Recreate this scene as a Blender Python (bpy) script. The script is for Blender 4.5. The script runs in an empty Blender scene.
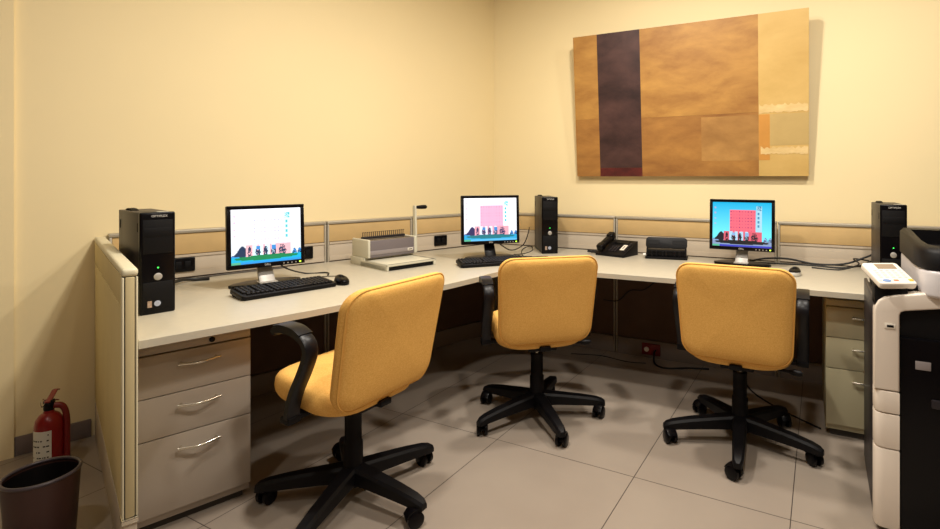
import bpy, bmesh, math, random
from math import sin, cos, pi, radians as rad
from mathutils import Vector, Matrix
random.seed(7)
C = bpy.context.scene.collection
scene = bpy.context.scene

# ------------------------------------------------------------------ camera
cam_d = bpy.data.cameras.new('camera')
cam = bpy.data.objects.new('camera', cam_d); C.objects.link(cam)
cam.location = (2.3324, -3.5738, 1.26)
cam.rotation_euler = (rad(90), 0, rad(27.7))
cam_d.sensor_width = 36.0
cam_d.lens = 36.0 * 526 / 940
cam_d.shift_x = (470 - 545) / 940
cam_d.shift_y = -(264.5 - 178) / 940
cam_d.clip_start = 0.05
scene.camera = cam

# ------------------------------------------------------------------ world, lights, exposure
w = bpy.data.worlds.new('world'); scene.world = w
w.use_nodes = True
w.node_tree.nodes['Background'].inputs[0].default_value = (1.0, 0.86, 0.68, 1)
w.node_tree.nodes['Background'].inputs[1].default_value = 0.004
scene.view_settings.view_transform = 'Standard'
scene.view_settings.look = 'None'
scene.view_settings.gamma = 1.0
scene.view_settings.use_curve_mapping = False
scene.view_settings.exposure = 0.55
CEIL = 2.95
def lamp(x, y, power, col=(1.0, 0.93, 0.83), size=0.16, spread=180):
    d = bpy.data.lights.new('downlight_and_fill', 'AREA'); d.shape = 'DISK'; d.size = size
    d.energy = power; d.color = col; d.spread = rad(spread)
    o = bpy.data.objects.new('downlight_and_fill', d); C.objects.link(o)
    o.location = (x, y, CEIL - 0.03)
    return o
for (x, y, p) in ((1.0, -2.0, 26), (1.5, -1.15, 22), (2.75, -1.15, 20), (2.2, -2.6, 20), (3.4, -3.4, 8), (1.2, -3.9, 9)):  # last two are unseen lamps added as weak fill beside the camera
    lamp(x, y, p)

# ------------------------------------------------------------------ frames of the two desk runs
TL = rad(107.6)
dL = Vector((cos(TL), -sin(TL))); nL = Vector((sin(TL), cos(TL)))
AL = math.atan2(dL.y, dL.x)                 # local x = away from the corner, local y = into the room
AR = rad(181.5)                             # local -x = away from the corner, local y = into the room
def L(s, t): return Vector((dL.x * s + nL.x * t, dL.y * s + nL.y * t))
def R(u, t):
    return Vector((cos(AR) * -u - sin(AR) * t, sin(AR) * -u + cos(AR) * t))

# ------------------------------------------------------------------ materials
def mat(name, col, rough=0.5, metal=0.0, var=0.0, vscale=8.0, bump=0.0, bscale=200.0, spec=0.5, col2=None, detail=4.0):
    m = bpy.data.materials.new(name); m.use_nodes = True
    nt = m.node_tree; b = nt.nodes['Principled BSDF']
    b.inputs['Base Color'].default_value = (*col, 1); b.inputs['Roughness'].default_value = rough
    b.inputs['Metallic'].default_value = metal; b.inputs['Specular IOR Level'].default_value = spec
    tc = nt.nodes.new('ShaderNodeTexCoord')
    if var > 0 or col2:
        n = nt.nodes.new('ShaderNodeTexNoise'); n.inputs['Scale'].default_value = vscale; n.inputs['Detail'].default_value = detail
        nt.links.new(tc.outputs['Object'], n.inputs['Vector'])
        r = nt.nodes.new('ShaderNodeValToRGB')
        c2 = col2 if col2 else tuple(c * (1 - var) for c in col)
        r.color_ramp.elements[0].position = 0.3; r.color_ramp.elements[0].color = (*c2, 1)
        r.color_ramp.elements[1].position = 0.7; r.color_ramp.elements[1].color = (*col, 1)
        nt.links.new(n.outputs['Fac'], r.inputs['Fac']); nt.links.new(r.outputs['Color'], b.inputs['Base Color'])
    if bump > 0:
        n2 = nt.nodes.new('ShaderNodeTexNoise'); n2.inputs['Scale'].default_value = bscale; n2.inputs['Detail'].default_value = 2
        nt.links.new(tc.outputs['Object'], n2.inputs['Vector'])
        bp = nt.nodes.new('ShaderNodeBump'); bp.inputs['Strength'].default_value = bump; bp.inputs['Distance'].default_value = 0.002
        nt.links.new(n2.outputs['Fac'], bp.inputs['Height']); nt.links.new(bp.outputs['Normal'], b.inputs['Normal'])
    return m

def emit(name, col, strength):
    m = mat(name, col, 0.4)
    b = m.node_tree.nodes['Principled BSDF']
    b.inputs['Emission Color'].default_value = (*col, 1); b.inputs['Emission Strength'].default_value = strength
    return m

def srgb(r, g, b):
    f = lambda c: (c / 255 / 12.92) if c / 255 <= 0.04045 else ((c / 255 + 0.055) / 1.055) ** 2.4
    return (f(r), f(g), f(b))

M = {}
M['wall'] = mat('cream_wall_paint', srgb(242, 224, 178), 0.75, var=0.03, vscale=1.2, bump=0.05, bscale=90, spec=0.25)
M['ceiling'] = mat('ceiling_paint', srgb(225, 218, 204), 0.8)
M['dim_wall'] = mat('low_bounce_brown', srgb(120, 98, 78), 0.8, var=0.05, vscale=1.5)  # brown chosen for the unseen walls to cut bounced fill light
M['skirting'] = mat('grey_skirting_tile', srgb(120, 108, 104), 0.35, var=0.15, vscale=6)
M['worktop'] = mat('beige_laminate', srgb(188, 181, 163), 0.38, var=0.05, vscale=30, bump=0.02, bscale=300)
M['alum'] = mat('satin_aluminium', srgb(176, 168, 152), 0.4, metal=0.35)
M['cap'] = mat('painted_cap', srgb(214, 206, 176), 0.45)
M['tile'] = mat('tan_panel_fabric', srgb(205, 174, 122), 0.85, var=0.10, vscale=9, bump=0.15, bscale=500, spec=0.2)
M['cream_tile'] = mat('cream_panel_fabric', srgb(226, 210, 160), 0.8, var=0.05, vscale=7, bump=0.12, bscale=500, spec=0.2)
M['rail'] = mat('grey_rail', srgb(196, 182, 162), 0.5, var=0.05, vscale=5)
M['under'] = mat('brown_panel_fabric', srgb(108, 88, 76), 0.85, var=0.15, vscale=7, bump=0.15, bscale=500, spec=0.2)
M['raceway'] = mat('grey_raceway', srgb(140, 130, 124), 0.5)
M['post'] = mat('post_strip', srgb(190, 174, 132), 0.5, var=0.06, vscale=5)
M['groove'] = mat('dark_groove', srgb(60, 54, 48), 0.7)
M['pedestal'] = mat('taupe_steel', srgb(172, 160, 146), 0.45, var=0.03, vscale=4)
M['pedestal_light'] = mat('beige_steel', srgb(182, 174, 142), 0.45, var=0.03, vscale=4)
M['chrome'] = mat('bright_steel', srgb(225, 220, 205), 0.22, metal=0.9)
M['fabric'] = mat('yellow_upholstery', srgb(244, 194, 110), 0.9, bump=0.5, bscale=420, spec=0.15, col2=srgb(228, 172, 88), vscale=210)
M['piping'] = mat('yellow_piping', srgb(226, 172, 90), 0.9, bump=0.4, bscale=500, spec=0.15)
M['black'] = mat('black_plastic', srgb(9, 8, 11), 0.48, var=0.1, vscale=20, bump=0.05, bscale=400, spec=0.2)
M['arm'] = mat('black_armrest', srgb(13, 12, 17), 0.38, spec=0.3)
M['black_gloss'] = mat('black_gloss_plastic', srgb(6, 5, 8), 0.28, spec=0.2)
M['black_matte'] = mat('black_matte_plastic', srgb(8, 7, 9), 0.6, spec=0.2)
M['charcoal'] = mat('charcoal_steel', srgb(38, 34, 38), 0.42, var=0.08, vscale=9, spec=0.35)
M['keys'] = mat('black_key_plastic', srgb(17, 15, 18), 0.5, spec=0.25)
M['silver'] = mat('silver_plastic', srgb(168, 164, 158), 0.4, metal=0.3)
M['silver_light'] = mat('pale_silver', srgb(214, 212, 206), 0.35, metal=0.2)
M['machine'] = mat('pale_grey_plastic', srgb(206, 202, 182), 0.45)
M['machine_dark'] = mat('slate_grey_plastic', srgb(112, 104, 106), 0.42)
M['machine_mid'] = mat('mid_grey_strip', srgb(142, 134, 134), 0.42)
M['steel'] = mat('brushed_steel', srgb(150, 140, 126), 0.35, metal=0.7)
M['white'] = mat('white_plastic', srgb(234, 226, 212), 0.38)
M['copier_white'] = mat('copier_white', srgb(228, 216, 202), 0.4)
M['copier_grey'] = mat('copier_pale_grey', srgb(206, 202, 204), 0.4)
M['lcd'] = mat('panel_display', srgb(150, 132, 112), 0.25)
M['blue'] = mat('blue_button', srgb(110, 140, 190), 0.4)
M['amber'] = mat('amber_button', srgb(236, 176, 60), 0.4)
M['orange'] = mat('orange_button', srgb(224, 130, 90), 0.4)
M['red'] = mat('red_enamel', srgb(132, 18, 20), 0.3)
M['dark_red'] = mat('dark_red_plastic', srgb(116, 22, 20), 0.4)
M['paper'] = mat('label_paper', srgb(214, 212, 200), 0.6)
M['ink'] = mat('label_ink', srgb(40, 38, 40), 0.6)
M['bin'] = mat('brown_bin', srgb(66, 38, 32), 0.5, var=0.2, vscale=6)
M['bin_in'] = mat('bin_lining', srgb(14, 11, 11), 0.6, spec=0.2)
M['rim'] = mat('bin_rim', srgb(74, 66, 72), 0.35)
M['led'] = emit('green_led', (0.05, 1.0, 0.1), 1.2)
M['led_y'] = emit('monitor_led', (0.5, 1.0, 0.05), 1.0)
M['cable'] = mat('black_cable', srgb(18, 17, 18), 0.5)
M['cable_grey'] = mat('grey_cable', srgb(90, 84, 78), 0.5)

def floor_mat():
    m = bpy.data.materials.new('porcelain_tiles'); m.use_nodes = True
    nt = m.node_tree; b = nt.nodes['Principled BSDF']; N = nt.nodes.new; lk = nt.links.new
    geo = N('ShaderNodeNewGeometry'); sep = N('ShaderNodeSeparateXYZ'); lk(geo.outputs['Position'], sep.inputs[0])
    def lines(out, xs, half):
        cur = None
        for v in xs:
            s = N('ShaderNodeMath'); s.operation = 'SUBTRACT'; lk(out, s.inputs[0]); s.inputs[1].default_value = v
            a = N('ShaderNodeMath'); a.operation = 'ABSOLUTE'; lk(s.outputs[0], a.inputs[0])
            if cur is None: cur = a.outputs[0]
            else:
                mn = N('ShaderNodeMath'); mn.operation = 'MINIMUM'; lk(cur, mn.inputs[0]); lk(a.outputs[0], mn.inputs[1]); cur = mn.outputs[0]
        return cur
    dx = lines(sep.outputs['X'], [-1.45, -0.85, -0.25, 0.35, 0.95, 1.634, 2.233, 2.833, 3.433, 4.033], 0)
    dy = lines(sep.outputs['Y'], [-5.04, -3.84, -2.46, -1.437, -0.20], 0)
    mn = N('ShaderNodeMath'); mn.operation = 'MINIMUM'; lk(dx, mn.inputs[0]); lk(dy, mn.inputs[1])
    lt = N('ShaderNodeMath'); lt.operation = 'LESS_THAN'; lk(mn.outputs[0], lt.inputs[0]); lt.inputs[1].default_value = 0.0017
    n = N('ShaderNodeTexNoise'); n.inputs['Scale'].default_value = 2.2; n.inputs['Detail'].default_value = 6; lk(geo.outputs['Position'], n.inputs['Vector'])
    r = N('ShaderNodeValToRGB')
    r.color_ramp.elements[0].position = 0.3; r.color_ramp.elements[0].color = (*srgb(146, 134, 122), 1)
    r.color_ramp.elements[1].position = 0.7; r.color_ramp.elements[1].color = (*srgb(156, 144, 131), 1)
    lk(n.outputs['Fac'], r.inputs['Fac'])
    mx = N('ShaderNodeMix'); mx.data_type = 'RGBA'; lk(lt.outputs[0], mx.inputs[0]); lk(r.outputs['Color'], mx.inputs[6]); mx.inputs[7].default_value = (*srgb(62, 54, 50), 1)
    lk(mx.outputs[2], b.inputs['Base Color'])
    b.inputs['Roughness'].default_value = 0.32; b.inputs['Specular IOR Level'].default_value = 0.4
    return m
M['floor'] = floor_mat()

def painting_mat(name, c1, c2, scale, streak=(1, 1, 1)):
    m = bpy.data.materials.new(name); m.use_nodes = True
    nt = m.node_tree; b = nt.nodes['Principled BSDF']; N = nt.nodes.new; lk = nt.links.new
    tc = N('ShaderNodeTexCoord'); mp = N('ShaderNodeMapping'); mp.inputs['Scale'].default_value = streak
    mp.inputs['Rotation'].default_value = (0, rad(-38), 0)
    lk(tc.outputs['Object'], mp.inputs['Vector'])
    n = N('ShaderNodeTexNoise'); n.inputs['Scale'].default_value = scale; n.inputs['Detail'].default_value = 9; n.inputs['Roughness'].default_value = 0.62
    n.inputs['Distortion'].default_value = 0.25
    lk(mp.outputs[0], n.inputs['Vector'])
    r = N('ShaderNodeValToRGB'); r.color_ramp.elements[0].position = 0.32; r.color_ramp.elements[0].color = (*c1, 1)
    r.color_ramp.elements[1].position = 0.68; r.color_ramp.elements[1].color = (*c2, 1)
    lk(n.outputs['Fac'], r.inputs['Fac']); lk(r.outputs['Color'], b.inputs['Base Color'])
    b.inputs['Roughness'].default_value = 0.45
    return m

# ------------------------------------------------------------------ mesh helpers
class MB:
    def __init__(self): self.bm = bmesh.new()
    def _take(self, t, mtx=None):
        me = bpy.data.meshes.new('tmp'); t.to_mesh(me); t.free()
        if mtx is not None: me.transform(mtx)
        self.bm.from_mesh(me); bpy.data.meshes.remove(me)
        return self
    def box(self, x0, x1, y0, y1, z0, z1, bev=0.0, seg=2, mtx=None):
        t = bmesh.new(); bmesh.ops.create_cube(t, size=1)
        for v in t.verts:
            v.co = Vector(((x0 + x1) / 2 + v.co.x * (x1 - x0), (y0 + y1) / 2 + v.co.y * (y1 - y0), (z0 + z1) / 2 + v.co.z * (z1 - z0)))
        if bev > 0: bmesh.ops.bevel(t, geom=t.edges[:], offset=bev, segments=seg, profile=0.5, affect='EDGES')
        return self._take(t, mtx)
    def prism(self, pts, z0, z1, bev=0.0, seg=2, mtx=None):
        t = bmesh.new()
        lo = [t.verts.new((p[0], p[1], z0)) for p in pts]; hi = [t.verts.new((p[0], p[1], z1)) for p in pts]
        n = len(pts)
        t.faces.new(lo[::-1]); t.faces.new(hi)
        for i in range(n): t.faces.new((lo[i], lo[(i + 1) % n], hi[(i + 1) % n], hi[i]))
        bmesh.ops.recalc_face_normals(t, faces=t.faces)
        if bev > 0:
            hs = set(hi) | set(lo)
            ed = [e for e in t.edges if abs(e.verts[0].co.z - e.verts[1].co.z) < 1e-6]
            bmesh.ops.bevel(t, geom=ed, offset=bev, segments=seg, profile=0.5, affect='EDGES')
        return self._take(t, mtx)
    def cyl(self, p0, p1, r0, r1=None, n=20, mtx=None):
        r1 = r0 if r1 is None else r1
        return self.tube([p0, p1], [r0, r1], n, mtx=mtx)
    def tube(self, pts, r, n=10, mtx=None, smooth=0):
        pts = [Vector(p) for p in pts]
        if smooth: pts = catmull(pts, smooth)
        rr = r if isinstance(r, (list, tuple)) else [r] * len(pts)
        t = bmesh.new(); rings = []
        up = Vector((0, 0, 1))
        d0 = (pts[1] - pts[0]).normalized()
        if abs(d0.dot(up)) > 0.95: up = Vector((1, 0, 0))
        a = (up - d0 * up.dot(d0)).normalized()
        for i, p in enumerate(pts):
            d = (pts[min(i + 1, len(pts) - 1)] - pts[max(i - 1, 0)]).normalized()
            a = (a - d * a.dot(d)).normalized(); b = d.cross(a)
            rings.append([t.verts.new(p + (a * cos(2 * pi * k / n) + b * sin(2 * pi * k / n)) * rr[i]) for k in range(n)])
        for i in range(len(rings) - 1):
            for k in range(n): t.faces.new((rings[i][k], rings[i][(k + 1) % n], rings[i + 1][(k + 1) % n], rings[i + 1][k]))
        t.faces.new(rings[0][::-1]); t.faces.new(rings[-1])
        bmesh.ops.recalc_face_normals(t, faces=t.faces)
        return self._take(t, mtx)
    def bar(self, pts, wdir, w, h, smooth=4, mtx=None, ws=None, bev=0.3):
        """flat bar swept along pts: w across wdir, h across the bend"""
        pts = [Vector(p) for p in pts]
        if smooth: pts = catmull(pts, smooth)
        wd = Vector(wdir).normalized(); t = bmesh.new(); rings = []
        for i, p in enumerate(pts):
            d = (pts[min(i + 1, len(pts) - 1)] - pts[max(i - 1, 0)]).normalized()
            hd = d.cross(wd).normalized()
            f = i / (len(pts) - 1); s = 1 if ws is None else ws(f)
            ring = []
            c = bev
            for (u, v) in ((-1, -1 + c), (-1, 1 - c), (-1 + c, 1), (1 - c, 1), (1, 1 - c), (1, -1 + c), (1 - c, -1), (-1 + c, -1)):
                ring.append(t.verts.new(p + wd * (u * w / 2 * s) + hd * (v * h / 2)))
            rings.append(ring)
        for i in range(len(rings) - 1):
            for k in range(8): t.faces.new((rings[i][k], rings[i][(k + 1) % 8], rings[i + 1][(k + 1) % 8], rings[i + 1][k]))
        t.faces.new(rings[0][::-1]); t.faces.new(rings[-1])
        bmesh.ops.recalc_face_normals(t, faces=t.faces)
        return self._take(t, mtx)
    def lathe(self, prof, n=32, mtx=None, closed=True):
        t = bmesh.new(); rings = []
        for (r, z) in prof:
            rings.append([t.verts.new((r * cos(2 * pi * k / n), r * sin(2 * pi * k / n), z)) for k in range(n)])
        for i in range(len(rings) - 1):
            for k in range(n): t.faces.new((rings[i][k], rings[i][(k + 1) % n], rings[i + 1][(k + 1) % n], rings[i + 1][k]))
        if closed: t.faces.new(rings[0][::-1]); t.faces.new(rings[-1])
        bmesh.ops.recalc_face_normals(t, faces=t.faces)
        return self._take(t, mtx)
    def rings(self, rings, mtx=None, cap=True):
        """loft through rings of 3D points (all the same count)"""
        t = bmesh.new(); vs = [[t.verts.new(p) for p in r] for r in rings]; n = len(vs[0])
        for i in range(len(vs) - 1):
            for k in range(n): t.faces.new((vs[i][k], vs[i][(k + 1) % n], vs[i + 1][(k + 1) % n], vs[i + 1][k]))
        if cap: t.faces.new(vs[0][::-1]); t.faces.new(vs[-1])
        bmesh.ops.recalc_face_normals(t, faces=t.faces)
        return self._take(t, mtx)
    def build(self, name, m, parent=None, ang=40, loc=None, rotz=None):
        me = bpy.data.meshes.new(name); self.bm.to_mesh(me); self.bm.free()
        me.materials.append(m)
        for p in me.polygons: p.use_smooth = True
        me.set_sharp_from_angle(angle=rad(ang))
        o = bpy.data.objects.new(name, me); C.objects.link(o)
        if parent: o.parent = parent
        if loc is not None: o.location = loc
        if rotz is not None: o.rotation_euler = (0, 0, rotz)
        return o

def catmull(p, k):
    out = []
    for i in range(len(p) - 1):
        a, b, c, d = p[max(i - 1, 0)], p[i], p[i + 1], p[min(i + 2, len(p) - 1)]
        for j in range(k):
            t = j / k
            out.append(0.5 * ((2 * b) + (c - a) * t + (2 * a - 5 * b + 4 * c - d) * t * t + (3 * b - a - 3 * c + d) * t ** 3))
    out.append(p[-1]); return out

def rrect(w, h, r, n=6):
    pts = []
    for (cx, cy, a0) in ((w / 2 - r, h / 2 - r, 0), (-w / 2 + r, h / 2 - r, 90), (-w / 2 + r, -h / 2 + r, 180), (w / 2 - r, -h / 2 + r, 270)):
        for k in range(n + 1):
            a = rad(a0 + 90 * k / n); pts.append((cx + r * cos(a), cy + r * sin(a)))
    return pts

def thing(name, label, cat, loc=(0, 0, 0), rotz=0.0, group=None):
    o = bpy.data.objects.new(name, None); C.objects.link(o); o.empty_display_size = 0.1
    o.location = loc; o.rotation_euler = (0, 0, rotz)
    o['label'] = label; o['category'] = cat
    if group: o['group'] = group
    return o
def tag(o, label, cat, group=None):
    o['label'] = label; o['category'] = cat
    if group: o['group'] = group
    return o
def struct(o): o['kind'] = 'structure'; return o
def text(name, s, size, m, parent, mtx, depth=0.0004):
    cu = bpy.data.curves.new(name, 'FONT'); cu.body = s; cu.size = size; cu.extrude = depth; cu.align_x = 'CENTER'; cu.align_y = 'CENTER'
    t = bpy.data.objects.new('tmp_text', cu); C.objects.link(t)
    bpy.context.view_layer.update()
    me = bpy.data.meshes.new_from_object(t); bpy.data.objects.remove(t); bpy.data.curves.remove(cu)
    me.transform(mtx); me.materials.clear(); me.materials.append(m); me.name = name
    o = bpy.data.objects.new(name, me); C.objects.link(o)
    if parent: o.parent = parent
    return o
def copy_tree(o, parent=None):
    c = o.copy(); C.objects.link(c)
    if parent: c.parent = parent
    for ch in list(o.children): copy_tree(ch, c)
    return c
FACE = Matrix.Rotation(rad(90), 4, 'X')         # text lying in xy -> standing, readable from -y
def face_front(x, y, z):                        # readable from +y (local front)
    return Matrix.Translation((x, y, z)) @ Matrix.Rotation(pi, 4, 'Z') @ FACE

# ------------------------------------------------------------------ room shell
WT = -0.085
b = MB(); b.prism([(-2.6, -6.2), (5.2, -6.2), (5.2, 0.8), (-2.6, 0.8)], -0.12, 0.0); struct(b.build('floor', M['floor']))
b = MB(); b.prism([(-2.6, -6.2), (5.2, -6.2), (5.2, 0.8), (-2.6, 0.8)], CEIL, CEIL + 0.1); struct(b.build('ceiling', M['ceiling']))
# inner wall corner: left line t=WT meets right line t=WT
a0 = L(0, WT); r0 = R(0, WT); dR = (R(1, 0) - R(0, 0))
det = dL.x * (-dR.y) - (-dR.x) * dL.y
k = ((r0.x - a0.x) * (-dR.y) - (-dR.x) * (r0.y - a0.y)) / det
s_c = k
pl = [L(s_c, WT), L(2.735, WT), L(2.735, WT + 0.02), L(6.0, WT + 0.02), L(6.0, -0.35), L(s_c - 0.35, -0.35)]
b = MB(); b.prism([(p.x, p.y) for p in pl], 0, CEIL); struct(b.build('wall_left', M['wall']))
cpt = L(s_c, WT)
pl = [cpt, L(s_c - 0.35, -0.35), R(-0.1, -0.45), R(4.9, -0.45), R(4.9, WT)]
b = MB(); b.prism([(p.x, p.y) for p in pl], 0, CEIL); struct(b.build('wall_back', M['wall']))
b = MB(); b.box(4.8, 5.0, -6.0, 0.2, 0, CEIL); struct(b.build('wall_right', M['dim_wall']))
b = MB(); b.box(-2.4, 5.0, -6.1, -5.9, 0, CEIL); struct(b.build('wall_front', M['dim_wall']))
pl = [L(2.470, WT), L(2.733, WT), L(2.733, WT + 0.012), L(2.470, WT + 0.012)]
b = MB(); b.prism([(p.x, p.y) for p in pl], 0, 0.085, 0.003); struct(b.build('baseboard_left', M['skirting']))

# ------------------------------------------------------------------ panels behind the desks
def panel(origin, rot, x0, x1, label, sockets=(), skip_post=None):
    t = thing('partition_panel', label, 'partition', (origin.x, origin.y, 0), rot, 'screen panels behind the desks')
    e = 0.014
    MB().box(x0 + e, x1 - e, -0.04, -0.004, 0.855, 0.965, 0.003).build('fabric_tile', M['tile'], t)
    b = MB(); b.box(x0 + e, x1 - e, -0.042, -0.002, 0.735, 0.852, 0.002); b.box(x0 + e, x1 - e, -0.002, 0.003, 0.84, 0.852); b.box(x0 + e, x1 - e, -0.002, 0.002, 0.735, 0.765)
    b.build('rail', M['rail'], t)
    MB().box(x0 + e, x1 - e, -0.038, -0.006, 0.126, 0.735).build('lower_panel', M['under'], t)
    b = MB(); b.box(x0 + e, x1 - e, -0.045, 0.0, 0.0, 0.118, 0.003); b.box(x0 + e, x1 - e, 0.0, 0.003, 0.112, 0.118)
    b.build('base_raceway', M['raceway'], t)
    b = MB(); b.box(x0, x1, -0.052, 0.004, 0.966, 0.985, 0.005); b.build('top_cap', M['alum'], t)
    for x in (x0, x1):
        a, c = (x, x + e) if x == x0 else (x - e, x)
        MB().box(a + 0.001, c - 0.001, -0.045, 0.003, 0.0, 0.966, 0.003).build('post', M['alum'], t)
    for (sx, z) in sockets:
        b = MB(); b.box(sx - 0.055, sx + 0.055, -0.002, 0.012, z - 0.038, z + 0.038, 0.006)
        so = b.build('power_socket', M['black_gloss'], t)
        b = MB(); b.box(sx - 0.035, sx - 0.006, 0.012, 0.016, z - 0.02, z + 0.02, 0.003); b.box(sx + 0.006, sx + 0.035, 0.012, 0.016, z - 0.02, z + 0.02, 0.003)
        b.build('outlet', M['black_matte'], so)
    return t
O0 = L(0, -0.03)
panel(O0, AL, 1.345, 2.408, 'low tan screen panel beside the end partition, behind the left monitor', ((2.105, 0.80), (1.485, 0.80)))
panel(O0, AL, 0.735, 1.34, 'narrow tan screen panel directly behind the comb binding machine', ((0.812, 0.0),) [:0])
panel(O0, AL, 0.0, 0.73, 'tan screen panel between comb binding machine and room corner', ((0.50, 0.795),))
OR = R(0, 0.0)
pm = panel(OR, AR, -1.015, -0.0, 'tan screen panel behind the corner computer tower and phone')
pm2 = panel(OR, AR, -2.085, -1.02, 'tan screen panel behind the black hole punch and right monitor')
panel(OR, AR, -3.15, -2.09, 'tan screen panel behind the computer tower nearest the copier')
# red outlet on the raceway of the middle right panel
b = MB(); b.box(-1.345, -1.215, 0.0, 0.014, 0.022, 0.102, 0.005); ro = b.build('red_outlet', M['dark_red'], pm2)
b = MB(); b.lathe([(0.017, 0), (0.017, 0.006), (0.012, 0.008)], 20, Matrix.Translation((-1.25, 0.014, 0.062)) @ Matrix.Rotation(rad(-90), 4, 'X')); b.build('outlet_socket', M['white'], ro)

# end partition
t = thing('end_partition', 'cream end partition with pale top cap at the left end of the desk', 'partition', (0, 0, 0), AL)
eps = -0.020
pv = L(2.46, 1.18); ca_, sa_ = cos(AL + eps), sin(AL + eps)
t.rotation_euler = (0, 0, AL + eps); t.location = (pv.x - (ca_ * 2.46 - sa_ * 1.18), pv.y - (sa_ * 2.46 + ca_ * 1.18), 0)
X0, X1, Y0, Y1 = 2.441, 2.484, -0.080, 1.185
MB().box(X0, X1, Y0, Y1, 0.945, 0.972, 0.010, 3).build('top_cap', M['cap'], t)
for (a, c) in ((X0 + 0.002, X0 + 0.017), (X1 - 0.017, X1 - 0.002)):
    MB().box(a, c, Y0, Y1 - 0.035, 0.845, 0.944, 0.003).build('upper_tile', M['cream_tile'], t)
    MB().box(a, c, Y0, Y1 - 0.035, 0.178, 0.841, 0.003).build('lower_tile', M['cream_tile'], t)
MB().box(X0 + 0.0175, X1 - 0.0175, Y0, Y1 - 0.03, 0.02, 0.945).build('core', M['groove'], t)
b = MB(); b.box(X0 + 0.003, X1 - 0.003, Y1 - 0.035, Y1 - 0.004, 0.178, 0.944); b.build('end_post', M['groove'], t)
b = MB(); b.box(X0 + 0.0095, X1 - 0.0095, Y1 - 0.03, Y1 + 0.001, 0.179, 0.944, 0.003); b.build('post_cover', M['post'], t)
b = MB(); b.box(X0 + 0.001, X0 + 0.007, Y1 - 0.035, Y1, 0.178, 0.944, 0.003); b.box(X1 - 0.007, X1 - 0.001, Y1 - 0.035, Y1, 0.178, 0.944, 0.003); b.build('edge_strip', M['cap'], t)
b = MB(); b.box(X0 - 0.001, X1 + 0.001, Y1 - 0.05, Y1 + 0.006, 0.160, 0.177, 0.004); b.build('trim_clip', M['chrome'], t)
MB().box(X0 + 0.003, X1 - 0.003, Y0, Y1 - 0.002, 0.0, 0.160, 0.003).build('base_raceway', M['rail'], t)

# ------------------------------------------------------------------ worktop
DZ = 0.73
ft = [L(2.438, 1.156), L(1.9, 1.143), (0.676, -1.473), (0.700, -1.26), (0.706, -1.10), (0.735, -0.98), (0.80, -0.90), (0.93, -0.85), (1.222, -0.828), (1.66, -0.800), (2.50, -0.773), R(3.12, 0.83)]
ft = [Vector((p[0], p[1])) for p in ft]
mid = catmull([Vector((p.x, p.y, 0)) for p in ft[2:9]], 5)
front = ft[:2] + [Vector((p.x, p.y)) for p in mid] + ft[9:]
back = [R(3.12, 0.006), R(0.02, 0.006), L(0.02, -0.022), L(2.412, -0.022)]
outline = [(p.x, p.y) for p in front + back]
t = thing('desk_worktop', 'long beige worktop wrapping round the room corner under the computers', 'desk')
MB().prism(outline, 0.702, DZ, 0.006, 3).build('work_surface', M['worktop'], t)
# rounded front lip
lip = []
def inward(i):
    a = front[max(i - 1, 0)]; c = front[min(i + 1, len(front) - 1)]; d = (c - a).normalized(); return Vector((d.y, -d.x))
b = MB(); rg = []
for i, p in enumerate(front):
    n_ = -inward(i)
    q = lambda o, z: Vector((p.x + n_.x * o, p.y + n_.y * o, z))
    rg.append([q(-0.005, 0.7035), q(0.010, 0.7035), q(0.015, 0.707), q(0.016, 0.713), q(0.013, 0.7205), q(0.004, 0.727), q(-0.005, 0.7295)])
b.rings(rg); b.build('front_edge', M['worktop'], t)

# ------------------------------------------------------------------ pedestals
def pedestal(label, loc, rot, width, depth, h, m, handle_w, lock, bow, z0):
    """local: front at y=depth/2 facing +y, centred in x"""
    t = thing('drawer_pedestal', label, 'drawer unit', loc, rot, 'drawer pedestals under the desks')
    x0, x1 = -width / 2, width / 2
    MB().box(x0, x1, -depth / 2, depth / 2 - 0.02, z0, h, 0.003).build('body', m, t)
    MB().box(x0 + 0.02, x1 - 0.02, -depth / 2 + 0.03, depth / 2 - 0.04, 0.0, z0 + 0.004).build('plinth', M['groove'], t)
    hh = h - z0
    cuts = [h - 0.035, h - 0.035 - hh * 0.235, h - 0.035 - hh * 0.47, z0 + 0.03]
    MB().box(x0 + 0.001, x1 - 0.001, depth / 2 - 0.02, depth / 2 - 0.004, h - 0.032, h - 0.001, 0.002).build('top_rail', m, t)
    if lock:
        b = MB(); b.lathe([(0.010, 0), (0.010, 0.004), (0.006, 0.006)], 20, Matrix.Translation((x0 + width * 0.36, depth / 2 - 0.004, h - 0.017)) @ Matrix.Rotation(rad(-90), 4, 'X')); b.build('lock', M['black_gloss'], t)
    for i in range(3):
        d = MB().box(x0 + 0.001, x1 - 0.001, depth / 2 - 0.02, depth / 2, cuts[i + 1] + 0.0015, cuts[i] - 0.0015, 0.0025).build('drawer', m, t)
        zt = cuts[i] - (0.045 if i < 2 else 0.05)
        hx = -width * 0.02 if bow else width * 0.115
        b = MB()
        k_ = handle_w / 2
        if bow:
            pts = [(hx - k_ - 0.012, depth / 2 + 0.017, zt), (hx - k_, depth / 2 + 0.020, zt), (hx, depth / 2 + 0.033, zt - 0.002), (hx + k_, depth / 2 + 0.020, zt), (hx + k_ + 0.012, depth / 2 + 0.017, zt)]
        else:
            pts = [(hx - k_ - 0.006, depth / 2 + 0.022, zt), (hx, depth / 2 + 0.024, zt), (hx + k_ + 0.006, depth / 2 + 0.022, zt)]
        b.tube(pts, 0.0052, 10, smooth=5)
        for s in (-1, 1): b.cyl((hx + s * k_, depth / 2 - 0.002, zt), (hx + s * k_, depth / 2 + 0.021, zt), 0.0045, n=10)
        b.build('handle', M['chrome'], d)
    return t
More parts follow.
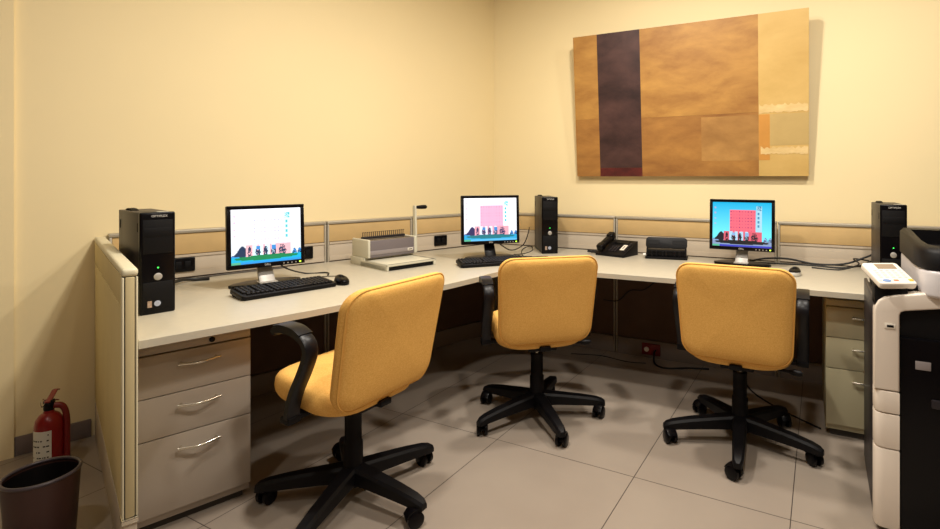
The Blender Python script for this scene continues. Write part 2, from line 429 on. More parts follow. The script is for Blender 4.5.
c_ = L((2.432 + 2.066) / 2, 1.012 - 0.27)
pedestal('taupe three drawer pedestal with bowed handles, beside the end partition', (c_.x, c_.y, 0), AL - pi / 2 + pi / 2, 2.432 - 2.066, 0.54, 0.668, M['pedestal'], 0.11, True, True, 0.03)
c_ = Vector((2.345 + 0.2, -0.66 + 0.27))
pedestal('beige three drawer pedestal half hidden behind the white copier', (c_.x, c_.y, 0), AR, 0.40, 0.54, 0.672, M['pedestal_light'], 0.075, False, False, 0.035)

# ------------------------------------------------------------------ painting
def painting():
    z0, z1 = 1.272, 2.305
    x0, x1 = 0.70, 2.265
    W, Hh = x1 - x0, z1 - z0
    ang = math.atan2(0.085, Hh)
    t = thing('abstract_painting', 'large unframed abstract canvas in ochre, dark brown and pale gold on the wall', 'painting', (x0, R(0.7, WT).y - 0.041, z0))
    t.rotation_euler = (ang, 0, rad(1.5))
    # local: x right, z up, front at -y
    MB().box(0, W, 0.0, 0.035, 0, Hh, 0.003).build('canvas', mat('canvas_edge', srgb(150, 110, 66), 0.6), t)
    f = lambda a: a * W
    och = painting_mat('ochre_paint', srgb(150, 102, 48), srgb(194, 146, 74), 3.0, (0.9, 1, 2.2))
    och2 = painting_mat('deep_ochre_paint', srgb(136, 90, 44), srgb(178, 128, 64), 3.6, (0.9, 1, 2.2))
    drk = painting_mat('dark_brown_paint', srgb(34, 16, 18), srgb(84, 56, 52), 3, (1, 1, 1.5))
    dark2 = painting_mat('dark_red_paint', srgb(60, 14, 16), srgb(110, 40, 34), 6)
    pale = painting_mat('pale_gold_paint', srgb(196, 160, 90), srgb(214, 180, 110), 2.2, (1, 1, 2))
    pale2 = painting_mat('cream_stroke_paint', srgb(206, 174, 112), srgb(236, 208, 150), 6, (1, 1, 3))
    khaki = painting_mat('khaki_paint', srgb(184, 156, 98), srgb(200, 172, 112), 3)
    blk = painting_mat('soft_ochre_block_paint', srgb(146, 104, 54), srgb(184, 138, 76), 3.4, (1, 1, 1.6))
    def fld(name, u0, u1, v0, v1, m, d=0.0012):
        MB().box(f(u0), f(u1), -d, 0.002, v0 * Hh + 0.0005, v1 * Hh - 0.0005).build(name, m, t)
    fld('colour_field', 0.0, 0.119, 0.41, 1.0, och); fld('colour_field', 0.0, 0.119, 0.0, 0.41, och2)
    fld('dark_band', 0.119, 0.322, 0.06, 1.0, drk); fld('dark_band', 0.119, 0.322, 0.0, 0.06, dark2)
    fld('colour_field', 0.322, 0.815, 0.40, 1.0, och); fld('colour_field', 0.322, 0.815, 0.0, 0.40, och2)
    fld('colour_block', 0.585, 0.815, 0.10, 0.385, blk, 0.002)
    fld('colour_field', 0.815, 1.0, 0.0, 1.0, pale)
    fld('colour_block', 0.858, 1.0, 0.19, 0.385, khaki, 0.002)
    fld('orange_bar', 0.815, 0.857, 0.10, 0.385, mat('orange_paint', srgb(206, 146, 66), 0.5, var=0.12, vscale=9), 0.002)
    for (u0, u1, v0, v1) in ((0.817, 0.998, 0.388, 0.45), (0.822, 0.998, 0.13, 0.188)):
        n_ = 26; up_, dn = [], []
        for i in range(n_ + 1):
            u = u0 + (u1 - u0) * i / n_
            up_.append((f(u), (v1 - 0.022 * abs(sin(i * 0.9)) * random.uniform(0.4, 1)) * Hh)); dn.append((f(u), (v0 + 0.014 * random.random()) * Hh))
        MB().prism(up_ + dn[::-1], -0.001, 0.0028, mtx=FACE).build('brush_stroke', pale2, t)
painting()

# ------------------------------------------------------------------ office chairs
def make_chair():
    t = thing('office_chair', '', 'chair', group='yellow swivel chairs at the desks')
    # seat: y forward
    out = rrect(0.465, 0.41, 0.13, 8)
    def ring(sc, z, dz_front=0.0):
        r = []
        for (x, y) in out:
            yy = y * sc[1]
            drop = 0.11 * yy - 0.022 * max(0, (yy - 0.10) / 0.11) ** 2 + 0.012 * max(0, (abs(x) - 0.12) / 0.12) ** 2 * (1 if z > 0.45 else 0)
            r.append(Vector((x * sc[0], yy + 0.035, z + 0.036 + drop)))
        return r
    b = MB()
    b.rings([ring((0.70, 0.70), 0.388), ring((0.86, 0.86), 0.390), ring((0.95, 0.95), 0.400), ring((0.99, 0.99), 0.418), ring((1.0, 1.0), 0.438), ring((0.985, 0.985), 0.458),
             ring((0.94, 0.94), 0.473), ring((0.85, 0.85), 0.482), ring((0.6, 0.6), 0.485), ring((0.3, 0.3), 0.484), ring((0.02, 0.02), 0.484)])
    seat = b.build('seat', M['fabric'], t, 80)
    # backrest: upright cushion, front faces +y
    W, Hh, zb = 0.512, 0.445, 0.440
    o2 = rrect(W, Hh, 0.075, 8)
    def bring(sx, sz, y):
        r = []
        for (x, z) in o2:
            X, Z = x * sx, z * sz
            f = (Z + Hh / 2) / Hh
            X *= 1 - 0.07 * (1 - f) ** 1.0 - 0.02 * sin(pi * f)
            yy = y - 0.015 - 0.075 * f + 0.085 * (max(0, 0.5 - f) / 0.5) ** 2 * 0.28 + 0.10 * (X / W) ** 2 * 1.0 + 0.02 * sin(pi * f)
            r.append(Vector((X, yy - 0.185, zb + Hh / 2 + Z)))
        return r
    b = MB()
    L_ = [(0.02, -0.036), (0.3, -0.036), (0.6, -0.036), (0.80, -0.035), (0.90, -0.031), (0.955, -0.023), (0.985, -0.010), (0.992, 0.0), (0.985, 0.012), (0.955, 0.028), (0.90, 0.040), (0.8, 0.047), (0.6, 0.05), (0.3, 0.05), (0.02, 0.05)]
    b.rings([bring(1 - (1 - s) * 1.0, 1 - (1 - s) * 1.0, y) for (s, y) in L_])
    back = b.build('backrest', M['fabric'], t, 80)
    pr = bring(0.977, 0.977, -0.017)
    b = MB(); b.tube(pr + [pr[0]], 0.0035, 8); b.build('piping', M['piping'], back)
    # mechanism
    b = MB(); b.box(-0.075, 0.075, -0.13, 0.10, 0.384, 0.428, 0.01); b.box(-0.25, 0.25, -0.01, 0.04, 0.408, 0.427, 0.006); b.box(-0.028, 0.028, -0.18, -0.06, 0.400, 0.424, 0.006)
    b.build('tilt_mechanism', M['black'], t)
    b = MB(); b.cyl((0.06, -0.06, 0.402), (0.245, -0.09, 0.402), 0.006, n=10); b.tube([(0.215, -0.085, 0.402), (0.235, -0.088, 0.402), (0.26, -0.092, 0.402), (0.27, -0.094, 0.402)], [0.008, 0.014, 0.014, 0.008], 12)
    b.build('lever', M['black'], t)
    # armrests
    for s in (-1, 1):
        x = 0.270 * s
        b = MB()
        b.bar([(x, 0.000, 0.425), (x, -0.006, 0.46), (x, -0.028, 0.52), (x, -0.070, 0.595), (x, -0.098, 0.660), (x, -0.088, 0.698), (x, -0.050, 0.721), (x, 0.0, 0.731), (x, 0.04, 0.731), (x, 0.066, 0.724), (x, 0.076, 0.714)], (1, 0, 0), 0.050, 0.028, 5)
        arm = b.build('armrest', M['arm'], t, 35)
        b = MB(); b.box(x - 0.024 if s > 0 else x - 0.024, x + 0.024, -0.02, 0.03, 0.406, 0.430, 0.004); b.box(min(0.24 * s, x), max(0.24 * s, x), -0.01, 0.03, 0.408, 0.426, 0.003); b.build('arm_bracket', M['black'], arm)
        b = MB(); b.bar([(x, -0.075, 0.724), (x, -0.035, 0.741), (x, 0.01, 0.746), (x, 0.04, 0.745), (x, 0.066, 0.738)], (1, 0, 0), 0.054, 0.010, 5); b.build('arm_pad', M['arm'], arm)
    # gas column
    b = MB(); b.lathe([(0.037, 0.085), (0.037, 0.22), (0.032, 0.226), (0.032, 0.338)], 24); b.build('column_cover', M['black'], t)
    b = MB(); b.lathe([(0.014, 0.33), (0.014, 0.388)], 20); b.build('gas_lift', M['chrome'], t)
    b = MB(); b.lathe([(0.042, 0.06), (0.052, 0.072), (0.052, 0.115), (0.042, 0.13), (0.034, 0.135)], 28); hub = b.build('hub', M['black'], t)
    r_l, r_c = None, None
    for k in range(5):
        a = rad(72 * k); Rm = Matrix.Rotation(a, 4, 'Z')
        b = MB()
        sec = lambda x, wd, zt, zb_: [Vector((x, -wd / 2, zb_)), Vector((x, wd / 2, zb_)), Vector((x, wd / 2, zt - 0.01)), Vector((x, wd / 2 - 0.008, zt)), Vector((x, -wd / 2 + 0.008, zt)), Vector((x, -wd / 2, zt - 0.01))]
        b.rings([sec(0.03, 0.066, 0.136, 0.076), sec(0.12, 0.060, 0.127, 0.074), sec(0.24, 0.053, 0.113, 0.068), sec(0.315, 0.048, 0.101, 0.063), sec(0.345, 0.042, 0.092, 0.060), sec(0.360, 0.028, 0.082, 0.058)], Rm)
        leg = b.build('leg', M['black'], t, 30)
        sw = rad(random.choice((25, -40, 60, 110, -75)))
        Cm = Rm @ Matrix.Translation((0.335, 0, 0)) @ Matrix.Rotation(sw, 4, 'Z')
        b = MB(); b.cyl((0, 0, 0.05), (0, 0, 0.072), 0.008, n=12, mtx=Cm)
        for s in (-1, 1):
            b.tube([(-0.018, s * 0.008, 0.030), (-0.018, s * 0.011, 0.030), (-0.018, s * 0.024, 0.030), (-0.018, s * 0.028, 0.030)], [0.024, 0.030, 0.030, 0.024], 22, mtx=Cm)
        b.bar([(0.005, 0, 0.054), (-0.012, 0, 0.064), (-0.034, 0, 0.059), (-0.048, 0, 0.042)], (0, 1, 0), 0.044, 0.010, 5, mtx=Cm)
        b.tube([(-0.018, -0.02, 0.027), (-0.018, 0.02, 0.027)], 0.012, 14, mtx=Cm)
        b.build('caster', M['black_gloss'], leg)
    return t
ch0 = make_chair()
# (centre, facing heading, phase of the five-star base, label)
specs = [((0.700, -2.09), 179, 0, 'yellow swivel chair nearest the left drawer pedestal, showing seat and one armrest'),
         ((1.005, -1.138), 133, 30, 'yellow swivel chair in the desk corner, in front of the middle monitor'),
         ((1.99, -0.925), 91, 60, 'yellow swivel chair in front of the right monitor, beside the copier')]
chairs = [ch0, copy_tree(ch0), copy_tree(ch0)]
for ch, (c, hd, ph, lab) in zip(chairs, specs):
    ch.location = (c[0], c[1], 0); ch.rotation_euler = (0, 0, rad(hd - 90)); ch['label'] = lab
    for o in ch.children:
        if o.name.split('.')[0] in ('leg', 'hub'):
            o.rotation_euler = (0, 0, rad(ph - (hd - 90)))

# ------------------------------------------------------------------ computers
def screen_mesh(W, Hh, mode):
    nx, ny = 96, 76
    rnd = random.Random(3)
    me = bpy.data.meshes.new('screen'); vs, fs = [], []
    for j in range(ny + 1):
        for i in range(nx + 1): vs.append((W / 2 - W * i / nx, 0, Hh * j / ny - Hh / 2))
    for j in range(ny):
        for i in range(nx): fs.append((j * (nx + 1) + i, j * (nx + 1) + i + 1, (j + 1) * (nx + 1) + i + 1, (j + 1) * (nx + 1) + i))
    me.from_pydata(vs, [], fs)
    ca = me.color_attributes.new('picture', 'FLOAT_COLOR', 'CORNER')
    P = {'left': dict(sky0=(0.92, 0.97, 1.0), sky1=(1.3, 1.3, 1.4), bld=(1.2, 0.98, 1.15), win=(0.62, 0.66, 0.85), sign=(0.9, 1.2, 1.3), let=(0.1, 0.6, 0.7), gr=(0.0, 0.26, 0.09), gr2=(0.0, 0.50, 0.80), dark=(0.01, 0.04, 0.10), pink=(1.1, 0.55, 0.6), bar=(0.02, 0.35, 0.85), blue=(0.05, 0.3, 0.75), wht=(0.8, 1.05, 1.2)),
         'middle': dict(sky0=(1.0, 1.0, 1.1), sky1=(1.3, 1.3, 1.35), bld=(1.0, 0.50, 0.70), win=(0.78, 0.32, 0.52), sign=(1.1, 1.2, 1.3), let=(0.05, 0.65, 0.75), gr=(0.01, 0.20, 0.24), gr2=(0.02, 0.42, 0.75), dark=(0.03, 0.03, 0.12), pink=(0.95, 0.42, 0.5), bar=(0.12, 0.55, 0.95), blue=(0.05, 0.28, 0.7), wht=(0.85, 0.9, 1.1)),
         'right': dict(sky0=(0.16, 0.85, 1.0), sky1=(0.0, 0.46, 0.80), bld=(1.0, 0.15, 0.21), win=(0.30, 0.03, 0.14), sign=(0.42, 0.72, 0.85), let=(0.05, 0.25, 0.45), gr=(0.004, 0.008, 0.012), gr2=(0.25, 0.35, 0.55), dark=(0.008, 0.010, 0.02), pink=(0.75, 0.12, 0.17), bar=(0.04, 0.05, 0.50), blue=(0.25, 0.45, 0.75), wht=(0.45, 0.7, 0.9))}[mode]
    def mixc(a, b, f): return tuple(a[k] * (1 - f) + b[k] * f for k in range(3))
    def col(u, v, i, j):
        if v < 0.045: return P['bar'] if u > 0.12 else (0.1, 0.5, 0.3)
        c = mixc(P['sky0'], P['sky1'], min(1, max(0, (v - 0.3) / 0.7)))
        if u < 0.09 and 0.5 < v < 0.97 and (int((v - 0.5) * 100) % 12) < 3 and 0.035 < u < 0.06: c = mixc(c, (0.7, 0.3, 0.5), 0.6)
        # trees left / right
        if u < 0.25 and v < 0.16 + 0.17 * math.exp(-((u - 0.15) / 0.075) ** 2): c = P['dark'] if v > 0.13 + 0.2 * abs(u - 0.15) else P['blue']
        if u > 0.86 and v < 0.13 + 0.10 * abs(sin(u * 40)): c = P['blue'] if rnd.random() > 0.4 else P['dark']
        # tower block
        if 0.30 < u < 0.74 and 0.33 < v < 0.83:
            fx = ((u - 0.30) / 0.44 * 9) % 1; fy = ((v - 0.33) / 0.50 * 7) % 1
            c = P['win'] if (0.3 < fx < 0.62 and 0.3 < fy < 0.6) else P['bld']
        if 0.75 < u < 0.84 and 0.30 < v < 0.92:
            c = P['sign']
            if 0.775 < u < 0.805 and (int(v * 100) % 9) < 5 and v > 0.45: c = P['let']
            if v > 0.82 and 0.76 < u < 0.83: c = P['let'] if rnd.random() > 0.3 else P['sign']
        # entrance front
        if 0.20 < u < 0.84 and 0.10 < v < 0.34:
            c = P['pink']
            if 0.29 < u < 0.63 and v < 0.37: c = P['wht'] if (int(u * 34) % 3) else P['pink']
            for cx, ww in ((0.365, 0.035), (0.475, 0.03), (0.59, 0.035), (0.72, 0.055), (0.25, 0.025)):
                if abs(u - cx) < ww * (1.1 - abs(v - 0.2) * 5) and v < 0.31 and rnd.random() > 0.18: c = P['dark']
            if 0.56 < u < 0.63 and 0.24 < v < 0.31: c = P['blue']
            if 0.34 < u < 0.40 and 0.25 < v < 0.32: c = P['blue']
        # lawn ellipse and road
        if v < 0.13: c = P['gr2']
        if v < 0.16 and ((u - 0.5) / 0.46) ** 2 + ((v - 0.10) / 0.045) ** 2 < 1: c = P['gr']
        return c
    k = 0
    for j in range(ny):
        for i in range(nx):
            cc = col((i + 0.5) / nx, (j + 0.5) / ny, i, j)
            for q in range(4): ca.data[k].color = (*cc, 1); k += 1
    return me
def screen_material():
    m = bpy.data.materials.new('lit_screen'); m.use_nodes = True; nt = m.node_tree; b = nt.nodes['Principled BSDF']
    b.inputs['Base Color'].default_value = (0.01, 0.01, 0.012, 1); b.inputs['Roughness'].default_value = 0.3
    a = nt.nodes.new('ShaderNodeAttribute'); a.attribute_name = 'picture'
    nt.links.new(a.outputs['Color'], b.inputs['Emission Color']); b.inputs['Emission Strength'].default_value = 0.78
    return m
M['screen'] = screen_material()

def monitor(label, x, y, hd, mode, neck_m, W=0.372, Hh=0.308, zb=0.092, tilt=3):
    t = thing('computer_monitor', label, 'monitor', (x, y, DZ), rad(hd - 90), 'flat screen monitors on the desks')
    T = Matrix.Translation((0, 0.045, zb)) @ Matrix.Rotation(rad(tilt), 4, 'X')
    bz = 0.018
    b = MB(); b.box(-W / 2, W / 2, -0.028, 0.0, 0, Hh, 0.006, 3, T); b.box(-W * 0.36, W * 0.36, -0.052, -0.024, 0.05, Hh - 0.05, 0.012, 3, T); hs = b.build('housing', M['black_gloss'], t)
    b = MB()
    b.box(-W / 2, W / 2, -0.001, 0.006, 0, bz + 0.004, 0.003, 2, T); b.box(-W / 2, W / 2, -0.001, 0.006, Hh - bz, Hh, 0.003, 2, T)
    b.box(-W / 2, -W / 2 + bz, -0.001, 0.006, bz, Hh - bz, 0.003, 2, T); b.box(W / 2 - bz, W / 2, -0.001, 0.006, bz, Hh - bz, 0.003, 2, T)
    bez = b.build('bezel', M['black_gloss'], t)
    me = screen_mesh(W - 2 * bz, Hh - 2 * bz - 0.004, mode)
    me.transform(T @ Matrix.Translation((0, 0.0016, Hh / 2 + 0.002))); me.materials.append(M['screen'])
    so = bpy.data.objects.new('screen', me); C.objects.link(so); so.parent = t
    text('logo', 'DELL', 0.013, M['silver_light'], bez, T @ face_front(0, 0.0062, 0.011))
    b = MB()
    for k in range(4): b.cyl((-W / 2 + 0.045 + k * 0.019, 0.005, 0.010), (-W / 2 + 0.045 + k * 0.019, 0.0075, 0.010), 0.0035, n=10, mtx=T)
    b.build('button', M['silver'], bez)
    b = MB(); b.cyl((-W / 2 + 0.024, 0.005, 0.011), (-W / 2 + 0.024, 0.0078, 0.011), 0.0045, n=12, mtx=T); b.build('power_light', M['led_y'], bez)
    # stand
    b = MB(); b.bar([(0, 0.045, 0.012), (0, 0.005, 0.060), (0, -0.020, 0.115), (0, -0.025, 0.19)], (1, 0, 0), 0.072, 0.02, 5, ws=lambda f: 1.0 - 0.12 * f); b.build('neck', neck_m, t)
    b = MB()
    pts = [(-0.055, 0.075), (0.055, 0.075), (0.155, 0.045), (0.165, 0.015), (0.14, -0.02), (0.06, -0.06), (-0.06, -0.06), (-0.14, -0.02), (-0.165, 0.015), (-0.155, 0.045)]
    b.prism(pts, 0.0, 0.016, 0.005)
    b.build('stand_base', M['black_gloss'], t)
    b = MB(); b.box(-0.042, 0.042, 0.0, 0.074, 0.0155, 0.021, 0.003); b.build('stand_plate', neck_m, t)
    return t
monitor('lit monitor nearest the end partition, on a silver neck with pale washed out picture', -0.135, -1.893, -19, 'left', M['silver'], W=0.352, Hh=0.304, tilt=3)
monitor('lit monitor in the desk corner on a black neck, left of the corner tower', 0.383, -0.655, -43, 'middle', M['black_gloss'], W=0.388, Hh=0.318, zb=0.098)
monitor('lit monitor with bright blue sky picture, behind the chair nearest the copier', 1.905, -0.165, -90, 'right', M['silver'])

def keyboard(label, x, y, hd, W=0.43, D=0.165):
    t = thing('keyboard', label, 'keyboard', (x, y, DZ), rad(hd - 90), 'black desktop keyboards')
    T = Matrix.Rotation(rad(-3.5), 4, 'X') @ Matrix.Translation((0, 0, 0.006))
    b = MB(); b.prism(rrect(W, D, 0.016, 5), 0.0, 0.020, 0.005, 3, T); b.build('case', M['black'], t)
    b = MB(); b.box(-W / 2 + 0.012, W / 2 - 0.012, -D / 2 + 0.010, D / 2 - 0.012, 0.0195, 0.0205, mtx=T); b.build('key_bed', M['black_matte'], t)
    b = MB(); rows = 6
    for r in range(rows):
        yy = -D / 2 + 0.022 + r * 0.0225 + (0.006 if r == 5 else 0)
        xx = -W / 2 + 0.018
        # front is +y: row 0 is the function row at the back
        while xx < W / 2 - 0.022:
            kw = 0.0165
            if r == 5 - 0 and 0.24 * W < (W / 2 + xx) < 0.40 * W: kw = 0.11
            g = (xx + W / 2) / W
            if 0.655 < g < 0.672 or 0.815 < g < 0.832: xx += 0.008; continue
            b.box(xx, xx + kw, yy - 0.0082, yy + 0.0082, 0.019, 0.0285, 0.0022, 1, T); xx += kw + 0.0024
    b.build('keys', M['keys'], t)
    b = MB(); b.box(-W / 2 + 0.01, -W / 2 + 0.03, -D / 2 + 0.01, -D / 2 + 0.03, 0, 0.0162); b.box(W / 2 - 0.03, W / 2 - 0.01, -D / 2 + 0.01, -D / 2 + 0.03, 0, 0.0162); b.box(-W / 2 + 0.01, W / 2 - 0.01, D / 2 - 0.012, D / 2 - 0.004, 0, 0.006); b.build('foot', M['black_matte'], t)
    return t
keyboard('black keyboard in front of the left monitor, beside a black mouse', 0.110, -1.957, -14, 0.425, 0.165)
keyboard('black keyboard in the desk corner, partly behind the corner chair back', 0.545, -0.86, -40, 0.43, 0.16)

def mouse(label, x, y, hd, two_tone):
    t = thing('computer_mouse', label, 'mouse', (x, y, DZ), rad(hd - 90), 'computer mice on the desks')
    n = 28
    def ring(s, z, bulge=0):
        return [Vector((0.032 * s * cos(2 * pi * k / n) * (1 + 0.08 * sin(2 * pi * k / n)), 0.058 * s * sin(2 * pi * k / n), z + bulge * (0.006 * -sin(2 * pi * k / n)))) for k in range(n)]
    b = MB(); b.rings([ring(0.92, 0.0), ring(1.0, 0.004), ring(1.0, 0.016), ring(0.96, 0.021)]); b.build('shell', M['silver_light'] if two_tone else M['black_gloss'], t, 60)
    b = MB(); b.rings([ring(0.95, 0.0205), ring(0.90, 0.027, 0.5), ring(0.75, 0.034, 1), ring(0.45, 0.0385, 1), ring(0.05, 0.040, 1)]); b.build('top_cover', M['black_gloss'], t, 60)
    b = MB(); b.tube([(-0.004, -0.036, 0.031), (0.004, -0.036, 0.031)], 0.007, 14); b.build('scroll_wheel', M['charcoal'], t)
    return t
mouse('black mouse at the end of the left keyboard', 0.205, -1.715, -20, False)
mouse('silver sided black mouse on the right desk, beside the chair back', 2.205, -0.40, -95, True)

def tower(label, x, y, hd, mir=1):
    """front-bottom-centre at x,y; front faces heading hd"""
    t = thing('computer_tower', label, 'computer', (x, y, DZ), rad(hd - 90), 'black computer towers on the desks')
    W, D, Hh = 0.114, 0.353, 0.397
    MB().box(-W / 2, W / 2, -D, -0.022, 0.004, Hh - 0.002, 0.003).build('case', M['charcoal'], t)
    b = MB(); b.box(-W / 2 - 0.001, W / 2 + 0.001, -0.024, 0.0, 0.0, Hh, 0.007, 3); f = b.build('front_panel', M['black_gloss'], t)
    b = MB(); b.box(-W / 2 + 0.008, W / 2 - 0.008, -0.001, 0.002, 0.235, Hh - 0.03, 0.0015); b.box(-W / 2 + 0.012, W / 2 - 0.012, 0.0015, 0.003, 0.30, 0.335, 0.001); b.build('drive_bay', M['black_matte'], f)
    MB().box(-W / 2 + 0.008, W / 2 - 0.008, -0.001, 0.002, 0.02, 0.125, 0.0015).build('port_cover', M['black_matte'], f)
    b = MB(); b.lathe([(0.0, 0.0), (0.0135, 0.0), (0.014, 0.003), (0.010, 0.005), (0.0, 0.0055)], 26, Matrix.Translation((0, -0.0005, 0.145)) @ Matrix.Rotation(rad(-90), 4, 'X')); b.build('power_button', M['silver'], f)
    b = MB(); b.cyl((0, -0.001, 0.180), (0, 0.0028, 0.180), 0.0027, n=12); b.build('power_light', M['led'], f)
    text('badge', 'OPTIPLEX', 0.012, M['silver_light'], f, face_front(-0.005, 0.0003, Hh - 0.016))
    b = MB(); b.box(0.02, 0.034, 0.0015, 0.003, 0.028, 0.053); b.build('sticker', mat('orange_sticker', srgb(186, 160, 140), 0.4, var=0.5, vscale=90), f)
    b = MB(); b.lathe([(0.0, 0), (0.011, 0), (0.011, 0.0012), (0.0, 0.0013)], 20, Matrix.Translation((0.002, 0.0018, 0.041)) @ Matrix.Rotation(rad(-90), 4, 'X')); b.build('sticker', mat('round_sticker', srgb(176, 184, 204), 0.35, var=0.3, vscale=120), f)
    for yy in (-0.045, -D + 0.02):
        MB().box(W / 2 - 0.003, W / 2 + 0.0012, yy, yy + 0.015, 0.32, 0.355, 0.001).build('side_latch', M['black_matte'], t)
    b = MB(); b.bar([(0.03, -0.20, Hh - 0.003), (0.03, -0.225, Hh + 0.003), (0.03, -0.26, Hh + 0.005), (0.03, -0.295, Hh + 0.003), (0.03, -0.32, Hh - 0.003)], (1, 0, 0), 0.022, 0.006, 4); b.build('top_latch', M['black_matte'], t)
    b = MB(); b.box(-0.05, -0.01, -0.075, -0.035, Hh - 0.003, Hh - 0.0014); b.build('label', M['paper'], t)
    return t
tl = tower('black computer tower standing against the end partition', 0.036, -2.456, -13)
tower('black computer tower in the room corner, right of the middle monitor', 0.652, -0.300, -53)
tower('black computer tower on the right desk, behind the copier control panel', 2.652, -0.44, -88)

# ------------------------------------------------------------------ comb binding machine
def binder():
    a = math.atan2(0.309, 0.080) - pi / 2       # local x along the front (left to right seen from the room is -x), y to the front
    cx, cy = (0.163 + 0.243) / 2, (-1.352 - 1.043) / 2
    t = thing('comb_binding_machine', 'grey comb binding machine with upright lever, between the left and middle monitors', 'binding machine', (cx, cy, DZ), math.atan2(-0.309, -0.080) + 0.0)
    # local +x points from the right end to the left end (towards the left monitor), local +y to the room
    w2 = 0.165
    D = 0.44
    b = MB()
    b.box(-w2 - 0.005, w2, -0.30, -0.015, 0.0, 0.030, 0.004); b.box(-w2 - 0.005, w2, -0.02, 0.0, 0.024, 0.036, 0.003); b.box(-w2 - 0.005, w2, -0.25, 0.0, 0.030, 0.036, 0.002)
    b.box(w2 - 0.012, w2, -0.30, 0.0, 0.0, 0.036, 0.003); b.box(-w2 - 0.005, -w2 + 0.012, -0.30, 0.0, 0.0, 0.036, 0.003)
    b.box(-w2 - 0.015, w2 - 0.004, -0.43, -0.26, 0.0, 0.050, 0.004); b.build('base_tray', M['machine'], t)
    MB().box(-w2 + 0.014, w2 - 0.014, -0.018, -0.006, 0.003, 0.0235).build('tray_slot', M['black_matte'], t)
    X0, X1, Y0, Y1 = -w2 + 0.002, w2 - 0.022, -0.41, -0.225
    b = MB(); b.box(X0, X1, Y0, Y1, 0.050, 0.152, 0.004); body = b.build('body', M['machine_dark'], t)
    MB().box(X0, X1, Y1 - 0.002, Y1 + 0.002, 0.068, 0.092, 0.001).build('front_strip', M['machine_mid'], body)
    MB().box(X0 + 0.012, X0 + 0.048, Y1, Y1 + 0.003, 0.072, 0.088, 0.0005).build('badge', M['white'], body)
    MB().box(X0 + 0.017, X0 + 0.043, Y1 + 0.0025, Y1 + 0.0036, 0.077, 0.083).build('badge_text', M['ink'], body)
    for a_ in (X1, X0 - 0.016):
        MB().box(a_, a_ + 0.016, Y0 - 0.005, Y1 + 0.006, 0.050, 0.160, 0.006, 3).build('side_panel', M['machine'], t)
    MB().box(X0, X1, Y0 + 0.01, Y1 - 0.015, 0.152, 0.155, 0.001).build('top_plate', M['steel'], t)
    b = MB(); n = 21
    for k in range(n):
        x = X0 + 0.012 + k * (X1 - X0 - 0.024) / (n - 1)
        b.box(x - 0.0016, x + 0.0016, -0.335, -0.331, 0.155, 0.196); b.box(x - 0.0016, x + 0.0016, -0.335, -0.322, 0.194, 0.197)
    b.box(X0 + 0.005, X1 - 0.005, -0.345, -0.320, 0.155, 0.168, 0.001)
    b.build('comb_hooks', M['charcoal'], t)
    b = MB()
    for k in range(n):
        x = X0 + 0.012 + k * (X1 - X0 - 0.024) / (n - 1)
        b.box(x - 0.0035, x + 0.0035, -0.275, -0.262, 0.155, 0.1575)
    b.build('punch_slots', M['charcoal'], t)
    xl, yl = X0 - 0.024, -0.25
    b = MB(); b.bar([(xl, yl, 0.055), (xl, yl, 0.14), (xl, yl - 0.003, 0.25), (xl, yl - 0.006, 0.352)], (0, 1, 0), 0.036, 0.014, 4, ws=lambda f: 1 - 0.25 * f)
    lv = b.build('lever_arm', M['machine'], t)
    b = MB(); b.tube([(xl - 0.006, yl - 0.006, 0.340), (xl - 0.02, yl - 0.006, 0.340), (xl - 0.05, yl - 0.006, 0.340), (xl - 0.085, yl - 0.006, 0.340), (xl - 0.092, yl - 0.006, 0.340)], [0.007, 0.010, 0.013, 0.013, 0.008], 16); b.build('lever_handle', M['black_matte'], lv)
binder()

